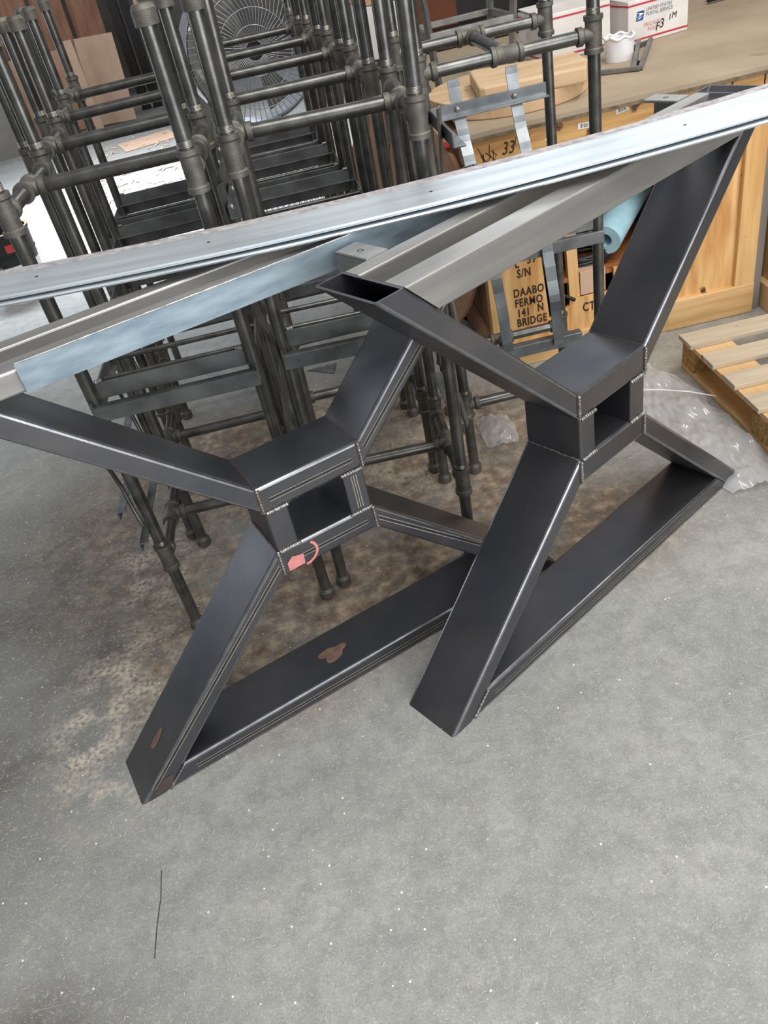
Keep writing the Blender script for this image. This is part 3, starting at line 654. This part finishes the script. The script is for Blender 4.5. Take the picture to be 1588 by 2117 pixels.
# ------------------------------------------------------------------ pallet and film
g = empty('pallet', (1.15, 1.4, 0), 0, 'wooden shipping pallet on the floor at the right edge', 'pallet')
def gp(mb, n, mt): o = mb.build(n, mt, g); o.location = (-1.15, -1.4, 0); return o
y = 2.435
for k in range(9):
    wd = .094 if k == 0 else random.uniform(.082, .095)
    m = MB(); m.box((1.147+.5+random.uniform(-.004, .004), y-wd/2, .121), (1.0, wd, .017), .0015); gp(m, 'deck_board', M['pallet']); y -= wd+(.062 if k else .066)
for x in (1.20, 1.62, 2.06):
    m = MB(); m.box((x+(.025 if x < 1.3 else 0), 1.86, .1035), (.13, 1.15, .017), .001); gp(m, 'stringer_board', M['palletx'])
    m = MB(); m.box((x, 1.86, .010), (.085, 1.15, .018), .001); gp(m, 'bottom_board', M['palletx'])
    for yb in (2.385, 1.90, 1.35):
        m = MB(); m.box((x, yb, .057), (.085, .09, .075), .001); gp(m, 'corner_block', M['osb'])
m = MB(); nx, ny = 46, 60; grid = {}
def film_ok(x, y):
    cx = 1.03+.035*math.sin(y*5)-.10*(y-2.1)*.3; return abs(x-cx) < .125+.02*math.sin(y*23)
for j in range(ny+1):
    for i in range(nx+1):
        u = i/nx; v = j/ny; y = 1.70+.80*v; cx = 1.075-.12*(v)*.8+.012*math.sin(v*19); hw = .095+.035*math.sin(v*PI)+.012*math.sin(v*31)
        x = cx+hw*(2*u-1)
        n = noise.noise(Vector((x*9, y*7, 1)))*.5+noise.noise(Vector((x*26, y*19, 4)))*.33+noise.noise(Vector((x*70, y*46, 8)))*.30
        z = .004+max(0, .018+.036*n)*min(1, 6*min(u, 1-u)+.1)
        x = min(x, 1.152)
        m.v.append((x, y, z))
for j in range(ny):
    for i in range(nx):
        a = j*(nx+1)+i; m.f.append((a, a+1, a+nx+2, a+nx+1)); m.mi.append(0); m.sm.append(True)
tag(m.build('plastic_film', M['plas']), 'crumpled clear plastic film on the floor beside the pallet', 'plastic film')
m = MB(); n = 22
for i in range(n+1):
    for j in range(n+1):
        u = -1+2*i/n; v = -1+2*j/n; rr = math.sqrt(u*u+v*v); x = .445+.075*u*(1-.2*rr); y = 2.30+.125*v*(1-.2*rr)
        m.v.append((x, y, .003+max(0, 1-rr*.8)*.045+.012*noise.noise(Vector((x*40, y*40, 3)))*(rr < 1.1)+.006*noise.noise(Vector((x*90, y*90, 6)))*(rr < 1.1)))
for i in range(n):
    for j in range(n): a = i*(n+1)+j; m.f.append((a, a+1, a+n+2, a+n+1)); m.mi.append(0); m.sm.append(True)
tag(m.build('plastic_bag', M['plas']), 'small puffed clear plastic bag on the floor under the stool by the bench', 'plastic bag')
m = MB(); m.strip([(.93, 2.285, .045), (1.0, 2.25, .046), (1.08, 2.20, .044), (1.15, 2.16, .03)], .006, .001, (0, 1, .2)); tag(m.build('plastic_strap', M['white']), 'thin white strap stretched across the crumpled plastic film', 'strap')

# ------------------------------------------------------------------ bucket
g = empty('paint_pail', (-1.80, 4.95, 0), .3, 'black and white metal pail with a red label on the floor at the left edge', 'bucket')
MB().lathe((0, 0, 0), (0, 0, 1), [(0, 0), (0, .135), (.22, .150)], 36).build('lower_wall', M['white'], g)
MB().lathe((0, 0, .22), (0, 0, 1), [(0, .1502), (.05, .153), (.053, .158), (.060, .158), (.063, .154), (.16, .159), (.165, .164), (.175, .164), (.175, .155), (-.20, .135), (-.20, 0)], 36).build('upper_wall', M['black'], g)
m = MB(); m.lathe((0, 0, .3955), (0, 0, 1), [(0, .158), (.006, .165), (.012, .160), (.004, .150), (0, .155)], 36); m.build('rim', M['card2'], g)
m = MB()
for k in range(12):
    a0 = -1.6+.08*k; a1 = a0+.08; r = .1585
    m.add([(r*math.cos(a0), r*math.sin(a0), .300), (r*math.cos(a1), r*math.sin(a1), .300), (r*math.cos(a1)*1.01, r*math.sin(a1)*1.01, .345), (r*math.cos(a0)*1.01, r*math.sin(a0)*1.01, .345)], [(0, 1, 2, 3)], 0 if k < 4 or k > 10 else 1)
v, fc = letters('CAN', .046, .001, (0, 0, 0), (1, 0, 0), (0, 1, 0), bold=.0012)
m.add([(.1615*math.cos(-1.36+p.x/.16), .1615*math.sin(-1.36+p.x/.16), .306+p.y) for p in v], fc, 2)
m.build('label_band', [M['red'], M['label'], M['red']], g)
MB().lathe((.158*math.cos(-2.3), .158*math.sin(-2.3), .27), (math.cos(-2.3), math.sin(-2.3), 0), [(0, .016), (.012, .014), (.016, 0)], 14).build('handle_boss', M['white'], g)
m = MB(); m.tube([(.172*math.cos(a), .172*math.sin(a), .27-.13*math.sin((a+2.3)/PI*PI)) for a in [-2.3+.157*k for k in range(21)]], .0025, 6); m.build('wire_handle', M['wire'], g)

# ------------------------------------------------------------------ far background
def flatthing(name, c, d, rot, mt, label, cat, group=None):
    m = MB(); m.box((0, 0, d[2]/2), d, .0)
    o = m.build(name, mt); o.location = c; o.rotation_euler = rot; return tag(o, label, cat, group)
gb = 'tall reddish plywood boards against the back wall'
for k, (x, wd) in enumerate(((-3.25, .36), (-2.86, .36), (-2.47, .36), (-2.08, .34))):
    flatthing('plywood_board', (x, 11.2+.05*k, 0), (wd, .03, 2.4), (-.06, 0, 0), M['oldply'],
              ['tall reddish plywood board at the far left edge', 'tall reddish plywood board second from the left edge', 'tall reddish plywood board third from the left, above the cardboard', 'tall reddish plywood board nearest the dark steel stock'][k], 'board', gb)
flatthing('white_sheet', (-3.55, 10.9, 0), (.55, .03, 2.4), (-.08, 0, 0), M['carton'], 'tall off-white sheet leaning at the far left', 'sheet')
flatthing('cardboard_sheet', (-2.72, 10.4, .02), (1.55, .02, .80), (-.10, .0, 0), M['card'], 'wide brown cardboard sheet leaning in the far left background', 'cardboard', 'cardboard sheets at the back left')
flatthing('cardboard_sheet', (-1.93, 10.3, .02), (.42, .02, .86), (-.10, .04, 0), M['card2'], 'smaller cardboard sheet with a creased corner, right of the wide one', 'cardboard', 'cardboard sheets at the back left')
flatthing('wooden_batten', (-2.12, 10.15, 0), (.09, .02, .9), (-.08, -.03, 0), M['card2'], 'pale batten leaning on the cardboard sheets', 'batten')
flatthing('pink_board', (-3.2, 9.7, 0), (.80, .02, .85), (-.12, 0, .25), M['wall'], 'large greyish pink board standing at the left edge behind the stools', 'board')
flatthing('blue_bin', (-2.07, 10.7, 0), (.30, .25, .22), (0, 0, 0), M['bluep'], 'blue bin on the floor under the cardboard sheets', 'bin')
for k, x in enumerate((-1.66, -1.52)):
    flatthing('dark_steel_post', (x, 10.9, 0), (.10, .10, 2.6), (0, 0, 0), M['dark'], ['dark steel post next to the cardboard sheets', 'dark steel post next to the tan cardboard strip'][k], 'post', 'dark steel posts')
flatthing('cardboard_strip', (-1.34, 10.6, 0), (.11, .02, 1.9), (-.05, 0, 0), M['card2'], 'tall narrow tan cardboard strip right of the dark posts', 'cardboard')
flatthing('cardboard_box', (-.85, 9.6, 0), (.42, .30, .62), (0, 0, .2), M['card'], 'brown cardboard box behind the left row of stools', 'box')
flatthing('grey_machine_box', (-.55, 6.2, 0), (.20, .3, 1.05), (0, 0, .1), M['tubest'], 'rusty grey upright machine housing behind the stools', 'machine')
m = MB(); random.seed(3)
for k in range(150):
    x = random.uniform(-1.9, -.75); y = random.uniform(6.6, 9.3); s_ = random.uniform(.02, .12); a = random.uniform(0, PI)
    m.bar((x, y, .004), (x+s_*math.cos(a), y+s_*math.sin(a), .004+random.uniform(0, .02)), random.uniform(.005, .02), .003)
tag(m.build('wood_scraps', M['card2']), 'scattered bark and wood scraps on the floor in the far left', 'scraps', kind='stuff')
for k, (x, y, a, sx_, sy_) in enumerate(((-1.45, 8.9, .3, .55, .5), (-1.1, 8.0, -.1, .3, .25))):
    flatthing('floor_cardboard', (x, y, .002), (sx_, sy_, .006), (0, 0, a), M['card2'], ['flat cardboard sheet lying on the far floor behind the left stools', 'small cardboard piece lying on the far floor, nearer than the other'][k], 'cardboard', 'cardboard lying on the floor')
# drum fan with wire guard
g = empty('drum_fan', (-.13, 5.05, 0), .25, 'large floor fan with round wire guard behind the middle row of stools', 'fan')
cz = .98
m = MB()
for k in range(64):
    a = 2*PI*k/64; m.tube([(.05*math.cos(a), -.10, cz+.05*math.sin(a)), (.2*math.cos(a+.12), -.125, cz+.2*math.sin(a+.12)), (.36*math.cos(a+.25), -.07, cz+.36*math.sin(a+.25))], .0022, 5, False)
for r, yy in ((.05, -.10), (.12, -.118), (.2, -.125), (.28, -.105), (.36, -.07)): m.tube([(r*math.cos(2*PI*k/40), yy, cz+r*math.sin(2*PI*k/40)) for k in range(41)], .003, 5, False)
m.build('wire_guard', M['wire'], g)
m = MB(); m.lathe((0, -.07, cz), (0, 1, 0), [(0, .36), (.22, .36), (.22, .353), (0, .353)], 40); m.build('drum', M['wire'], g)
for k in range(4):
    a = k*PI/2+.4; m = MB(); m.add([(.04*math.cos(a), .0, cz+.04*math.sin(a)), (.32*math.cos(a-.3), .03, cz+.32*math.sin(a-.3)), (.32*math.cos(a+.3), -.03, cz+.32*math.sin(a+.3)), (.32*math.cos(a+.3), -.034, cz+.32*math.sin(a+.3)), (.32*math.cos(a-.3), .026, cz+.32*math.sin(a-.3)), (.04*math.cos(a), -.004, cz+.04*math.sin(a))], [(0, 1, 2), (3, 4, 5), (1, 2, 3, 4), (0, 2, 3, 5), (0, 1, 4, 5)]); m.build('blade', M['tubest'], g)
MB().lathe((0, -.03, cz), (0, 1, 0), [(0, 0), (0, .06), (.14, .06), (.14, 0)], 20).build('motor', M['dark'], g)
m = MB(); m.tube([(-.33, .04, 0), (-.38, .04, cz), (-.38, .04, cz)], .014, 10); m.tube([(.33, .04, 0), (.38, .04, cz)], .014, 10); m.tube([(-.33, -.25, .014), (-.33, .3, .014)], .014, 10); m.tube([(.33, -.25, .014), (.33, .3, .014)], .014, 10); m.build('stand', M['dark'], g)
# expanded metal sheet leaning below it
m = MB()
for k in range(-16, 22):
    for sg in (-1, 1):
        x0 = k*.03; pts = [(x0, 0, 0), (x0+sg*.25, 0, .62)]
        lo = max(-.24, min(.24, pts[0][0])); 
        def cl(t): return (x0+sg*.25*t, 0, .62*t)
        ts = [t/20 for t in range(21) if abs(x0+sg*.25*t/20) <= .24]
        if len(ts) > 1: m.tube([cl(ts[0]), cl(ts[-1])], .0025, 4, False)
m.bar((-.24, 0, 0), (-.24, 0, .62), .008, .008); m.bar((.24, 0, 0), (.24, 0, .62), .008, .008); m.bar((-.24, 0, .62), (.24, 0, .62), .008, .008)
o = m.build('expanded_metal_sheet', M['wire']); o.location = (-.06, 4.25, .02); o.rotation_euler = (-.30, 0, .1); tag(o, 'diamond-mesh metal sheet leaning behind the middle stools', 'mesh sheet')
# blue pallet-rack upright with teardrop holes
g = empty('rack_upright', (.40, 5.32, 0), 0, 'bright blue perforated rack upright behind the stools', 'rack upright')
m = MB(); m.box((0, 0, 1.3), (.075, .05, 2.6), .002); m.build('column', M['rackblue'], g)
m = MB()
for k in range(34):
    z = .1+k*.075; pts = [(.012*math.cos(2*PI*i/14), -.0262, z+.022*math.sin(2*PI*i/14)) for i in range(14)]; m.add(pts, [tuple(range(14))])
m.build('slot_holes', M['black'], g)
# rack behind with cartons
g = empty('storage_rack', (.85, 4.86, 0), 0, 'low black tube rack carrying cartons, left of the bench', 'rack')
for z in (.80, .835, .87): MB().bar((-.50, -.42, z), (.9, -.42, z), .02, .02, .003).build('front_bar', M['dark'], g)
MB().box((.2, 0, .84), (1.3, .82, .02)).build('shelf', M['dark'], g)
for x in (-.48, .85): MB().box((x, -.3, .42), (.04, .04, .84)).build('leg', M['dark'], g); MB().box((x, .3, .42), (.04, .04, .84)).build('leg', M['dark'], g)
m = MB(); m.box((.56, 4.66, .98), (.26, .3, .235), .003); tag(m.build('white_carton', M['carton']), 'plain white carton on the black rack behind the stools', 'box')
m = MB(); m.box((.58, 4.68, 1.125), (.30, .34, .05), .003); tag(m.build('brown_carton', M['card']), 'flat brown carton stacked on the white carton', 'box')
m = MB(); m.box((.85, 5.25, 1.35), (.42, .02, 1.1)); tag(m.build('brown_board', M['rustboard']), 'rust-brown board standing behind the grey stool frame', 'board')
m = MB(); m.box((2.2, 5.35, 1.3), (3.2, .03, 2.6)); tag(m.build('dark_partition', M['dark']), 'dark partition behind the bench', 'partition')
m = MB(); m.box((1.72, 5.0, 1.2), (.30, .02, .7)); tag(m.build('brown_board', M['rustboard']), 'dark brown board behind the mailing boxes', 'board')
m = MB(); n = 20
for i in range(n+1):
    for j in range(9): m.v.append((1.9+1.1*i/n, 4.8+.05*noise.noise(Vector((i*.5, j*.6, 2))), .002+.2*j))
for i in range(n):
    for j in range(8): a = i*9+j; m.f.append((a, a+1, a+10, a+9)); m.mi.append(0); m.sm.append(True)
tag(m.build('navy_tarp', M['navy']), 'dark navy tarp hanging behind the right end of the bench', 'tarp')
# round plywood disc leaning with pencil numbers
g = empty('plywood_disc', (.335, 3.22, 0), 0, 'round tan plywood disc leaning against the end of the bench, with pencilled numbers', 'plywood disc')
R_ = Matrix.Rotation(-1.15, 3, 'Z') @ Matrix.Rotation(-.06, 3, 'X')
rd = .45
m = MB(); C0 = R_ @ Vector((0, 0, rd))+Vector((0, 0, .008)); ax = R_ @ Vector((0, 1, 0)); m.lathe(C0, ax, [(0, 0), (0, rd), (.018, rd), (.018, 0)], 48, smooth=False); m.build('disc', M['card'], g)
v, fc = letters('6', .075, .0004, C0+R_ @ Vector((-.02, -.0012, .30)), R_ @ Vector((1, 0, 0)), R_ @ Vector((0, 0, 1)), shear=.3); m = MB(); m.add(v, fc); m.build('pencilled_number', M['ink'], g)
m = MB()
for z, y in ((.80, 2.98), (.70, 2.90)): m.tube([(.535, y+.05, z+.01), (.505, y+.02, z-.01), (.51, y-.04, z-.02), (.538, y-.06, z-.01)], .009, 8)
tag(m.build('red_cord', M['redpl']), 'red rubber cord looped at the left end of the bench', 'cord')

# ------------------------------------------------------------------ small litter on the floor
m = MB(); m.add([(-.18, 3.085, .003), (-.07, 3.0, .003), (-.085, 3.075, .012), (-.05, 3.09, .004), (-.18, 3.085, .001), (-.07, 3.0, .001), (-.085, 3.075, .010), (-.05, 3.09, .002)], [(0, 1, 3, 2), (4, 5, 7, 6), (0, 1, 5, 4), (1, 3, 7, 5), (3, 2, 6, 7), (2, 0, 4, 6)])
tag(m.build('steel_offcut', M['angle']), 'small dark steel offcut on the floor seen through the front middle stool', 'offcut')
m = MB(); random.seed(11)
for k in range(2000):
    t = random.random()
    if t < .45: x = random.gauss(-.55, .42); y = random.gauss(1.35, .45)
    elif t < .8: x = random.uniform(-1.3, 1.2); y = random.uniform(.45, 2.3)
    else: x = random.gauss(.0, .45); y = random.gauss(2.1, .35)
    ln = random.uniform(.002, .007); a = random.uniform(0, 2*PI); b = a+random.uniform(-1.2, 1.2); wd = .0004
    p0 = Vector((x, y, .0012)); p1 = p0+Vector((math.cos(a), math.sin(a), 0))*ln; p2 = p1+Vector((math.cos(b), math.sin(b), .1))*ln*.7
    for q0, q1 in ((p0, p1), (p1, p2)):
        d = (q1-q0).normalized(); n = Vector((-d.y, d.x, 0))*wd
        m.add([q0+n, q1+n, q1-n, q0-n, q0+n+Vector((0, 0, .0008)), q1+n+Vector((0, 0, .0008)), q1-n+Vector((0, 0, .0008)), q0-n+Vector((0, 0, .0008))], [(0, 1, 2, 3), (4, 5, 6, 7), (0, 1, 5, 4), (1, 2, 6, 5), (2, 3, 7, 6), (3, 0, 4, 7)])
tag(m.build('wood_shavings', M['shav']), 'tiny pale wood shavings and fibres scattered over the concrete', 'shavings', kind='stuff')
m = MB(); m.strip([(-.632, .96, .0006), (-.628, .90, .0006), (-.631, .84, .0006), (-.630, .78, .0006)], .0016, .0004, (1, 0, 0)); tag(m.build('floor_crack_1', M['dkline']), kind='structure')  # thin dark crack in the concrete slab

# ------------------------------------------------------------------ camera
cam = bpy.data.cameras.new('camera'); co = bpy.data.objects.new('camera', cam); COL.objects.link(co)
pitch, roll, FPX = .6497, -.2319, 1646.695
fw = Vector((0, math.cos(pitch), -math.sin(pitch))); r0 = Vector((1, 0, 0)); u0 = r0.cross(fw)
r = r0*math.cos(roll)+u0*math.sin(roll); u = -r0*math.sin(roll)+u0*math.cos(roll)
Mx = Matrix((r, u, -fw)).transposed().to_4x4(); Mx.translation = (0, 0, 1.51984)
co.matrix_world = Mx
cam.sensor_fit = 'VERTICAL'; cam.sensor_height = 36.; cam.lens = FPX*36/2117; cam.clip_start = .01; cam.clip_end = 60
scene.camera = co

# ------------------------------------------------------------------ light
def area(name, loc, target, sx_, sy_, power, c):
    l = bpy.data.lights.new(name, 'AREA'); l.shape = 'RECTANGLE'; l.size = sx_; l.size_y = sy_; l.energy = power; l.color = c
    o = bpy.data.objects.new(name, l); COL.objects.link(o); o.location = loc
    o.rotation_euler = (Vector(target)-Vector(loc)).to_track_quat('-Z', 'Y').to_euler(); return o
area('doorway_daylight', (-6.5, 6.8, 2.0), (-2.0, 7.0, .0), 3.5, 3, 110, (.82, .90, 1.))
l = area('skylight_back', (-1.6, 7.2, 4.8), (-1.5, 6.6, 0), 2.4, 2.4, 150, (.84, .90, 1.)); l.data.spread = math.radians(62)
area('clerestory', (3.2, 8.8, 4.6), (.8, 1.5, 1.0), 5., 2.2, 130, (.90, .95, 1.))
area('roof_light_front', (.9, .0, 4.2), (.3, .9, 0), 2.5, 2.5, 125, (1., .99, .97))
area('roll_up_door', (2.6, -2.8, 1.9), (.5, 1.3, .5), 4, 3.4, 190, (.97, .98, 1.))
area('warm_area_over_bench', (2.2, 2.4, 3.6), (1.2, 3.0, .6), 1.6, .5, 50, (1., .94, .84))  # warm area light aimed down at the bench
wd = bpy.data.worlds.new('world'); scene.world = wd; wd.use_nodes = True
wd.node_tree.nodes['Background'].inputs[0].default_value = (.90, .91, .94, 1); wd.node_tree.nodes['Background'].inputs[1].default_value = .36
vs_ = scene.view_settings; vs_.view_transform = 'Standard'; vs_.look = 'None'; vs_.gamma = 1.; vs_.use_curve_mapping = False; vs_.exposure = 0.
